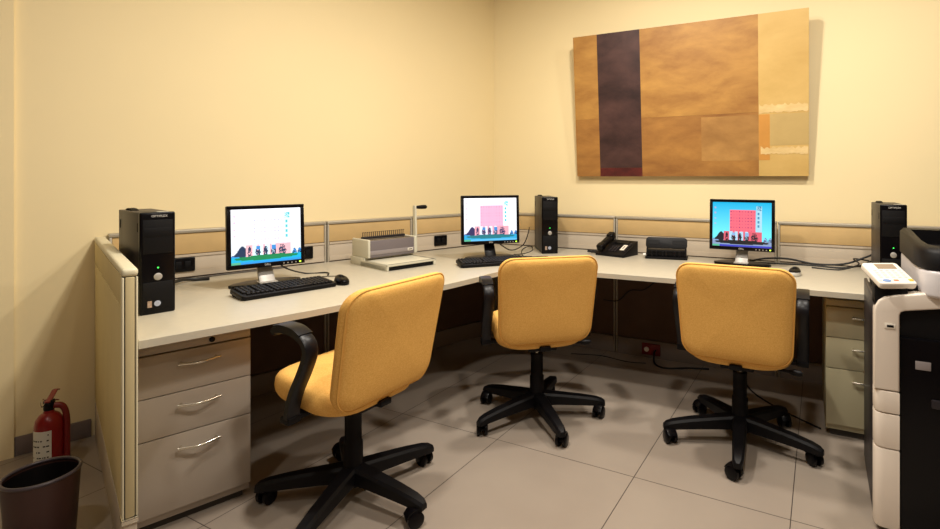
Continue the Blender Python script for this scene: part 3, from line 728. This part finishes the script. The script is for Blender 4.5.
# ------------------------------------------------------------------ telephone
def phone():
    t = thing('desk_telephone', 'black desk telephone with handset cradled on its left and a white card', 'telephone', (1.085, -0.135, DZ), 0.0)
    t.rotation_euler = (0, 0, rad(-180 - 12)); t.scale = (1.08, 1.05, 1.1)
    # local: front +y, right seen from the room is -x
    b = MB()
    prof = [(-0.09, 0.0), (0.09, 0.0), (0.09, 0.014), (-0.075, 0.085), (-0.09, 0.085)]
    Tm = Matrix(((0, 0, 1, 0), (1, 0, 0, 0), (0, 1, 0, 0), (0, 0, 0, 1)))
    b.prism(prof, -0.105, 0.105, 0.004, 2, Tm); body = b.build('body', M['black'], t)
    sl = math.atan2(0.085 - 0.014, -0.165)
    P = Matrix.Translation((0, 0.0, 0.0535)) @ Matrix.Rotation(-math.atan2(0.071, 0.165), 4, 'X')
    b = MB(); b.prism(rrect(0.046, 0.175, 0.018, 6), 0.010, 0.040, 0.010, 3, P @ Matrix.Translation((0.078, -0.012, 0)))
    b.prism(rrect(0.050, 0.055, 0.016, 6), 0.004, 0.048, 0.010, 3, P @ Matrix.Translation((0.078, -0.075, 0))); b.prism(rrect(0.050, 0.055, 0.016, 6), 0.004, 0.044, 0.010, 3, P @ Matrix.Translation((0.078, 0.058, 0)))
    b.build('handset', M['black_gloss'], t, 50)
    b = MB()
    for i in range(3):
        for j in range(4): b.box(0.020 - i * 0.020 - 0.007, 0.020 - i * 0.020 + 0.007, 0.0 + j * 0.017, 0.011 + j * 0.017, 0.0, 0.006, 0.0015, 1, P)
    for j in range(6): b.box(-0.092, -0.076, -0.045 + j * 0.018, -0.034 + j * 0.018, 0.0, 0.005, 0.001, 1, P)
    b.build('keypad', M['charcoal'], body)
    b = MB(); b.box(-0.068, 0.035, -0.075, -0.035, 0.0, 0.004, 0.001, 1, P); b.build('display', M['black_gloss'], body)
    b = MB(); b.box(-0.073, -0.045, -0.02, 0.042, 0.0005, 0.0035, mtx=P); b.build('card', M['white'], body)
    b = MB(); b.box(-0.064, -0.054, -0.006, 0.028, 0.0035, 0.0042, mtx=P); b.build('card_print', M['silver'], body)
    pts = []
    for k in range(110):
        f = k / 109; a = k * 1.5
        base = Vector((0.095 + 0.085 * sin(pi * f), 0.075 + 0.02 * f - 0.05 * f, 0.014))
        pts.append(base + Vector((0.006 * cos(a), 0, 0.006 * sin(a) + 0.001)))
    b = MB(); b.tube(pts, 0.0028, 6); b.build('handset_cord', M['cable'], t)
phone()

# ------------------------------------------------------------------ hole punch
def punch():
    t = thing('hole_punch', 'wide black desktop hole punch between the telephone and the right monitor', 'hole punch', (1.43, -0.135, DZ), rad(180 + 10))
    # local front +y
    W = 0.27
    b = MB(); b.box(-W / 2, W / 2, -0.07, 0.05, 0.0, 0.014, 0.004); b.build('base', M['black_matte'], t)
    b = MB(); b.box(-W / 2 + 0.008, W / 2 - 0.008, -0.055, 0.02, 0.014, 0.058, 0.004); b.box(-W / 2 + 0.008, W / 2 - 0.008, 0.02, 0.024, 0.044, 0.052, 0.001); b.build('punch_block', M['black'], t)
    b = MB()
    for x in (-0.085, -0.055, 0.0, 0.02, 0.06, 0.09): b.cyl((x, 0.027, 0.012), (x, 0.027, 0.05), 0.005, n=12)
    b.build('punch_pin', M['arm'], t)
    Tm = Matrix.Translation((0, 0.0, 0.062)) @ Matrix.Rotation(rad(66), 4, 'X')
    b = MB()
    o_ = rrect(W - 0.004, 0.075, 0.022, 6)
    b.prism(o_, 0.0, 0.010, 0.003, 2, Matrix.Translation((0, -0.004, 0.100)) @ Matrix.Rotation(rad(-66), 4, 'X') @ Matrix.Rotation(0, 4, 'X'))
    lv = b.build('lever_bar', M['black'], t)
    b = MB()
    for (x0, x1) in ((-0.115, -0.04), (0.045, 0.115)):
        b.box(x0, x1, -0.016, 0.012, 0.0095, 0.0115, 0.001, 1, Matrix.Translation((0, -0.004, 0.100)) @ Matrix.Rotation(rad(-66), 4, 'X'))
    b.build('grip_inlay', M['black_matte'], lv)
    for s in (-1, 1):
        b = MB(); b.bar([(s * (W / 2 - 0.012), 0.01, 0.02), (s * (W / 2 - 0.012), 0.005, 0.05), (s * (W / 2 - 0.014), -0.004, 0.085)], (0, 1, 0), 0.03, 0.012, 3); b.build('side_bracket', M['black'], t)
    b = MB(); b.cyl((W / 2 - 0.004, 0.02, 0.022), (W / 2 + 0.014, 0.02, 0.022), 0.010, n=16); b.build('guide_knob', M['silver_light'], t)
punch()

# ------------------------------------------------------------------ copier
def copier():
    x0, x1, yf, yb = 2.502, 3.10, -1.35, -0.83
    t = thing('photocopier', 'large white and black office photocopier at the right end of the desk', 'copier', (x0, yf, 0))
    W, D = x1 - x0, yb - yf        # local: x right, y to the back, front at y=0
    b = MB(); b.box(0.004, W, 0.014, D, 0.02, 0.80, 0.008); b.box(0.0, 0.012, 0.03, D, 0.02, 0.815, 0.004); b.build('body', M['charcoal'], t)
    b = MB(); b.box(0.076, W - 0.002, -0.006, 0.03, 0.03, 0.70, 0.006); fd = b.build('front_door', M['black_gloss'], t)
    b = MB(); b.box(0.12, 0.165, -0.009, -0.005, 0.595, 0.625, 0.002); b.build('label', M['machine_mid'], fd)
    text('tray_number', '1', 0.035, M['white'], fd, Matrix.Translation((0.205, -0.0066, 0.665)) @ FACE)
    b = MB(); b.box(0.165, 0.30, -0.016, -0.005, 0.47, 0.50, 0.004); b.lathe([(0.022, 0), (0.022, 0.01), (0.016, 0.014)], 24, Matrix.Translation((0.215, -0.006, 0.50)) @ Matrix.Rotation(rad(90), 4, 'X')); b.build('latch', M['charcoal'], fd)
    # white left column of the front in four pieces
    def colm(z0, z1, m, nm):
        pts = [(-0.002, 0.05), (-0.002, 0.012), (0.004, -0.004), (0.014, -0.012), (0.028, -0.015), (0.074, -0.015), (0.074, 0.05)]
        MB().prism(pts, z0, z1, 0.003, 2).build(nm, m, t)
    colm(0.02, 0.300, M['copier_white'], 'tray_front'); colm(0.304, 0.425, M['copier_white'], 'tray_front'); colm(0.429, 0.505, M['copier_white'], 'tray_front')
    b = MB()
    fr = [(-0.002, 0.509), (0.074, 0.509), (0.074, 0.778), (0.078, 0.789), (0.09, 0.795), (W, 0.885), (W, 0.93), (0.20, 0.872), (0.06, 0.846), (0.03, 0.838), (0.012, 0.824), (0.002, 0.805), (-0.002, 0.785)]
    b.prism([(p[0], p[1]) for p in fr], -0.05, 0.015, 0.006, 3, Matrix.Rotation(rad(90), 4, 'X'))
    frm = b.build('front_frame', M['copier_white'], t, 50)
    b = MB(); b.box(0.028, 0.062, -0.0185, -0.0145, 0.728, 0.748, 0.003); b.build('badge', M['white'], frm)
    b = MB(); b.box(0.036, 0.056, -0.0195, -0.018, 0.734, 0.742); b.build('usb_port', M['black_gloss'], frm)
    MB().box(0.075, W - 0.01, 0.01, 0.055, 0.69, 0.85).build('exit_recess', M['black_matte'], t)
    # upper body and scanner
    b = MB(); b.box(0.02, W, 0.06, D, 0.80, 0.875, 0.006); b.build('upper_body', M['black'], t)
    b = MB()
    o_ = [(0.135, D - 0.03), (0.135, 0.10), (0.138, 0.02), (0.152, -0.025), (0.185, -0.045), (W, -0.045), (W, D - 0.03)]
    b.prism(o_, 0.852, 0.945, 0.012, 4); sc = b.build('scanner', M['copier_grey'], t, 50)
    b = MB()
    o1 = [(0.130, D - 0.03), (0.128, 0.12), (0.134, 0.03), (0.152, -0.02), (0.19, -0.042), (W, -0.04), (W, D - 0.03)]
    o2 = [(0.16, D - 0.10), (0.158, 0.14), (0.165, 0.06), (0.19, 0.015), (0.23, 0.0), (W - 0.02, 0.0), (W - 0.02, D - 0.10)]
    def rg(o, z, s=0.0):
        return [Vector((p[0], p[1], z + (0.03 * (p[1] / D) if s else 0))) for p in o]
    o1i = [(p[0] + (0.012 if p[0] < W - 0.1 else -0.001), p[1] + (0.012 if p[1] < 0.2 else -0.012)) for p in o1]
    b.rings([rg(o1, 0.946), rg(o1, 1.005, 1), rg(o1i, 1.02, 1), rg(o2, 1.022, 1), rg(o2, 0.965, 0.4)])
    adf = b.build('document_feeder', M['black'], t, 65)
    b = MB(); b.box(0.22, W - 0.02, 0.10, 0.33, 0.985, 0.995, 0.003, mtx=Matrix.Translation((0, 0, 0.0)) ); b.build('feed_tray', M['black_matte'], adf)
    b = MB(); b.box(0.24, W - 0.03, 0.09, 0.11, 1.0, 1.007, 0.002); b.build('tray_edge', M['charcoal'], adf)
    b = MB(); b.cyl((0.235, 0.20, 1.015), (0.25, 0.20, 1.015), 0.020, n=20); b.build('feed_roller', M['silver'], adf)
    # control panel
    Tm = Matrix.Translation((0.047, 0.035, 0.918)) @ Matrix.Rotation(rad(27), 4, 'Z') @ Matrix.Rotation(rad(24), 4, 'X') @ Matrix.Scale(0.84, 4, (0, 1, 0))
    b = MB(); b.prism(rrect(0.130, 0.160, 0.014, 5), -0.024, 0.0, 0.006, 3, Tm); cp = b.build('control_panel', M['white'], t, 50)
    b = MB(); b.box(-0.025, 0.045, 0.030, 0.066, -0.001, 0.001, mtx=Tm); b.build('display', M['lcd'], cp)
    b = MB(); b.lathe([(0.010, 0), (0.010, 0.002), (0.0, 0.003)], 18, Tm @ Matrix.Translation((-0.035, -0.058, -0.001)) @ Matrix.Scale(1.5, 4, (1, 0, 0))); b.build('button', M['blue'], cp)
    b = MB(); b.box(0.043, 0.058, -0.062, -0.048, -0.001, 0.002, 0.0005, 1, Tm); b.build('button', M['amber'], cp)
    b = MB(); b.box(-0.010, 0.006, -0.060, -0.052, -0.001, 0.002, 0.0005, 1, Tm); b.build('button', M['orange'], cp)
    b = MB()
    for i in range(5):
        for j in range(4): b.box(-0.050 + i * 0.022, -0.038 + i * 0.022, -0.035 + j * 0.016, -0.026 + j * 0.016, -0.001, 0.0015, 0.0004, 1, Tm)
    b.box(-0.062, -0.054, -0.062, -0.054, -0.001, 0.0015, mtx=Tm)
    b.build('keypad', M['copier_grey'], cp)
    MB().box(0.0, 0.10, 0.0, 0.10, 0.80, 0.875, 0.004).build('panel_bracket', M['black_matte'], t)
copier()

# ------------------------------------------------------------------ fire extinguisher and bin
def extinguisher():
    p = L(2.628, 0.272)
    t = thing('fire_extinguisher', 'small red fire extinguisher on the floor by the wall, behind the waste bin', 'fire extinguisher', (p.x, p.y, 0), rad(-40)); t.scale = (0.86, 0.86, 0.97)
    b = MB(); b.lathe([(0.048, 0.0), (0.054, 0.006), (0.055, 0.02), (0.055, 0.235), (0.051, 0.258), (0.038, 0.277), (0.022, 0.287), (0.018, 0.30)], 36); cy = b.build('cylinder', M['red'], t)
    b = MB(); b.lathe([(0.019, 0.296), (0.021, 0.30), (0.021, 0.325), (0.016, 0.33)], 20); b.box(-0.014, 0.014, -0.02, 0.02, 0.315, 0.34, 0.004); b.build('valve', M['black'], t)
    b = MB(); b.bar([(0.02, 0, 0.335), (-0.02, 0, 0.345), (-0.06, 0, 0.362), (-0.085, 0, 0.357)], (0, 1, 0), 0.022, 0.006, 4); b.bar([(0.0, 0, 0.322), (-0.04, 0, 0.325), (-0.08, 0, 0.312)], (0, 1, 0), 0.018, 0.005, 4); b.build('handle', M['red'], t)
    ring_pts = [(0.032 + 0.016 * cos(a), -0.012, 0.338 + 0.016 * sin(a)) for a in [2 * pi * k / 20 for k in range(21)]]
    b = MB(); b.tube(ring_pts, 0.002, 8); b.build('pull_ring', M['chrome'], t)
    b = MB(); b.tube([(0.0, 0.02, 0.315), (-0.005, 0.05, 0.305), (-0.008, 0.064, 0.26), (-0.008, 0.066, 0.17), (-0.008, 0.066, 0.05)], 0.013, 12, smooth=6); b.build('hose', M['dark_red'], t)
    # label wrapped on the front, local -y..+x side
    def wrap(a0, a1, z0, z1, r, m, nm):
        n = 16; rr = []
        for (z, q) in ((z0, r - 0.002), (z0, r), (z1, r), (z1, r - 0.002)):
            rr.append([Vector((q * cos(rad(a0 + (a1 - a0) * k / n)), q * sin(rad(a0 + (a1 - a0) * k / n)), z)) for k in range(n + 1)])
        me = MB(); tb = bmesh.new(); vs = [[tb.verts.new(v) for v in row] for row in rr]
        for i in range(4):
            for k in range(n): tb.faces.new((vs[i][k], vs[i][k + 1], vs[(i + 1) % 4][k + 1], vs[(i + 1) % 4][k]))
        tb.faces.new([vs[i][0] for i in range(4)]); tb.faces.new([vs[i][n] for i in range(4)][::-1])
        bmesh.ops.recalc_face_normals(tb, faces=tb.faces)
        me._take(tb); return me.build(nm, m, cy)
    wrap(-62, 30, 0.05, 0.222, 0.0562, M['paper'], 'label')
    wrap(-105, -64, 0.05, 0.222, 0.0562, M['ink'], 'label')
    wrap(-98, -72, 0.135, 0.165, 0.0566, M['paper'], 'label_patch')
    r_ = random.Random(5)
    b = None
    for j in range(13):
        a = -52
        while a < 20:
            ww = r_.uniform(4, 11)
            if a + ww < 24: wrap(a, a + ww, 0.062 + j * 0.0118, 0.0675 + j * 0.0118, 0.0566, M['ink'], 'label_print') if (j % 2 == 0 and r_.random() > .5) else None
            a += ww + r_.uniform(2, 5)
extinguisher()

t = thing('waste_bin', 'small dark brown open waste bin on the floor in the near left corner', 'waste bin', (0.028, -2.80, 0)); t.scale = (1, 1, 1.05)
b = MB(); b.lathe([(0.080, 0.0), (0.084, 0.003), (0.1000, 0.262), (0.0975, 0.262), (0.0815, 0.008), (0.0, 0.008)][:5], 44, closed=False); b.lathe([(0.0, 0.002), (0.083, 0.002), (0.083, 0.009), (0.0, 0.009)], 44, closed=False)
bn = b.build('bucket', M['bin'], t, 50)
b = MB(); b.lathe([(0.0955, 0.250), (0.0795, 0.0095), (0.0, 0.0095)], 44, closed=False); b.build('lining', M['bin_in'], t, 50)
b = MB()
prof = [(0.098 + 0.0055 * cos(a), 0.262 + 0.0055 * sin(a)) for a in [2 * pi * k / 10 for k in range(11)]]
b.lathe(prof, 44, closed=False); b.build('rim', M['rim'], t, 60)

# ------------------------------------------------------------------ cables
def cable(label, pts, r=0.0035, m='cable', group=None, name='cable'):
    b = MB(); b.tube(pts, r, 8, smooth=6); o = b.build(name, M[m], None, 60)
    return tag(o, label, 'cable', group)
z = DZ + 0.005
def RP(u, t, h=z): p = R(u, t); return (p.x, p.y, h)
def LP(s, t, h=z): p = L(s, t); return (p.x, p.y, h)
cable('black cable running along the right desk from the monitor to the tower', [RP(1.93, 0.10), RP(2.02, 0.06, z + 0.02), RP(2.15, 0.05, z + 0.025), RP(2.3, 0.06, z + 0.005), RP(2.45, 0.055, z + 0.015), RP(2.56, 0.045, z + 0.06), RP(2.64, 0.03, z + 0.10)], 0.006)
cable('lower black cable lying on the right desk beside the tower', [RP(1.98, 0.12), RP(2.12, 0.10), RP(2.28, 0.085), RP(2.42, 0.12), RP(2.52, 0.09, z + 0.012), RP(2.57, 0.05, z + 0.03), RP(2.62, 0.03, z + 0.05)], 0.005)
cable('thin black cable looping on the right desk close to the tower', [RP(2.28, 0.17), RP(2.42, 0.19), RP(2.52, 0.14, z + 0.03), RP(2.50, 0.06, z + 0.05), RP(2.58, 0.03, z + 0.04)], 0.004)
cable('black cable draped behind the corner monitor towards its tower', [(0.36, -0.55, z + 0.10), (0.40, -0.42, z + 0.02), (0.43, -0.30, z + 0.04), (0.415, -0.20, z + 0.10), (0.38, -0.11, z + 0.15)], 0.004)
cable('black cable curling on the desk between corner monitor and tower', [(0.46, -0.47, z), (0.54, -0.47, z + 0.01), (0.58, -0.42, z + 0.03), (0.54, -0.38, z + 0.05), (0.50, -0.42, z + 0.03), (0.55, -0.50, z), (0.62, -0.50, z)], 0.0032)
cable('thin black cable looping in front of the corner tower', [(0.53, -0.61, z), (0.60, -0.55, z), (0.67, -0.47, z), (0.71, -0.45, z), (0.73, -0.50, z), (0.66, -0.57, z)], 0.003)
cable('black cable bundle lying on the desk beside the left tower', [LP(2.24, 0.30, z + 0.004), LP(2.19, 0.20, z + 0.012), LP(2.13, 0.13, z + 0.012), LP(2.07, 0.12, z + 0.004), LP(2.02, 0.14, z + 0.004)], 0.009)
cable('grey cable resting along the panel behind the left monitor', [LP(2.06, 0.05), LP(1.92, 0.03), LP(1.75, 0.025), LP(1.60, 0.03)], 0.004, 'cable_grey')
cable('black cable hanging behind the left monitor onto the desk', [(-0.185, -1.80, z + 0.13), (-0.22, -1.73, z + 0.05), (-0.19, -1.62, z), (-0.10, -1.55, z), (-0.03, -1.60, z)], 0.004)
cable('thin black mouse cable curving from behind the left keyboard', [(-0.02, -1.78, z), (-0.04, -1.68, z), (0.04, -1.60, z), (0.13, -1.64, z), (0.165, -1.70, z + 0.008)], 0.0022)
cable('black power cord plugged into the red outlet under the right desk', [RP(1.315, 0.02, 0.062), RP(1.315, 0.06, 0.055), RP(1.335, 0.12, 0.008), RP(1.42, 0.17, 0.006), RP(1.56, 0.10, 0.006), RP(1.68, 0.06, 0.006)], 0.006, name='power_cord')
cable('thin black cord hanging on the lower panel above the red outlet', [RP(0.93, 0.012, 0.375), RP(1.04, 0.014, 0.38), RP(1.13, 0.014, 0.46), RP(1.24, 0.016, 0.48), RP(1.36, 0.02, 0.60), RP(1.40, 0.02, 0.695)], 0.004)
cable('black cord trailing over the floor from the chair to the right pedestal', [(1.90, -0.10, 0.005), (1.98, -0.28, 0.005), (2.10, -0.42, 0.005), (2.22, -0.52, 0.005), (2.33, -0.60, 0.005)], 0.0045, name='power_cord')
cable('black cord lying on the floor along the panel under the right desk', [(0.75, -0.16, 0.005), (0.95, -0.10, 0.005), (1.15, -0.13, 0.005), (1.28, -0.10, 0.005)], 0.003, name='power_cord')
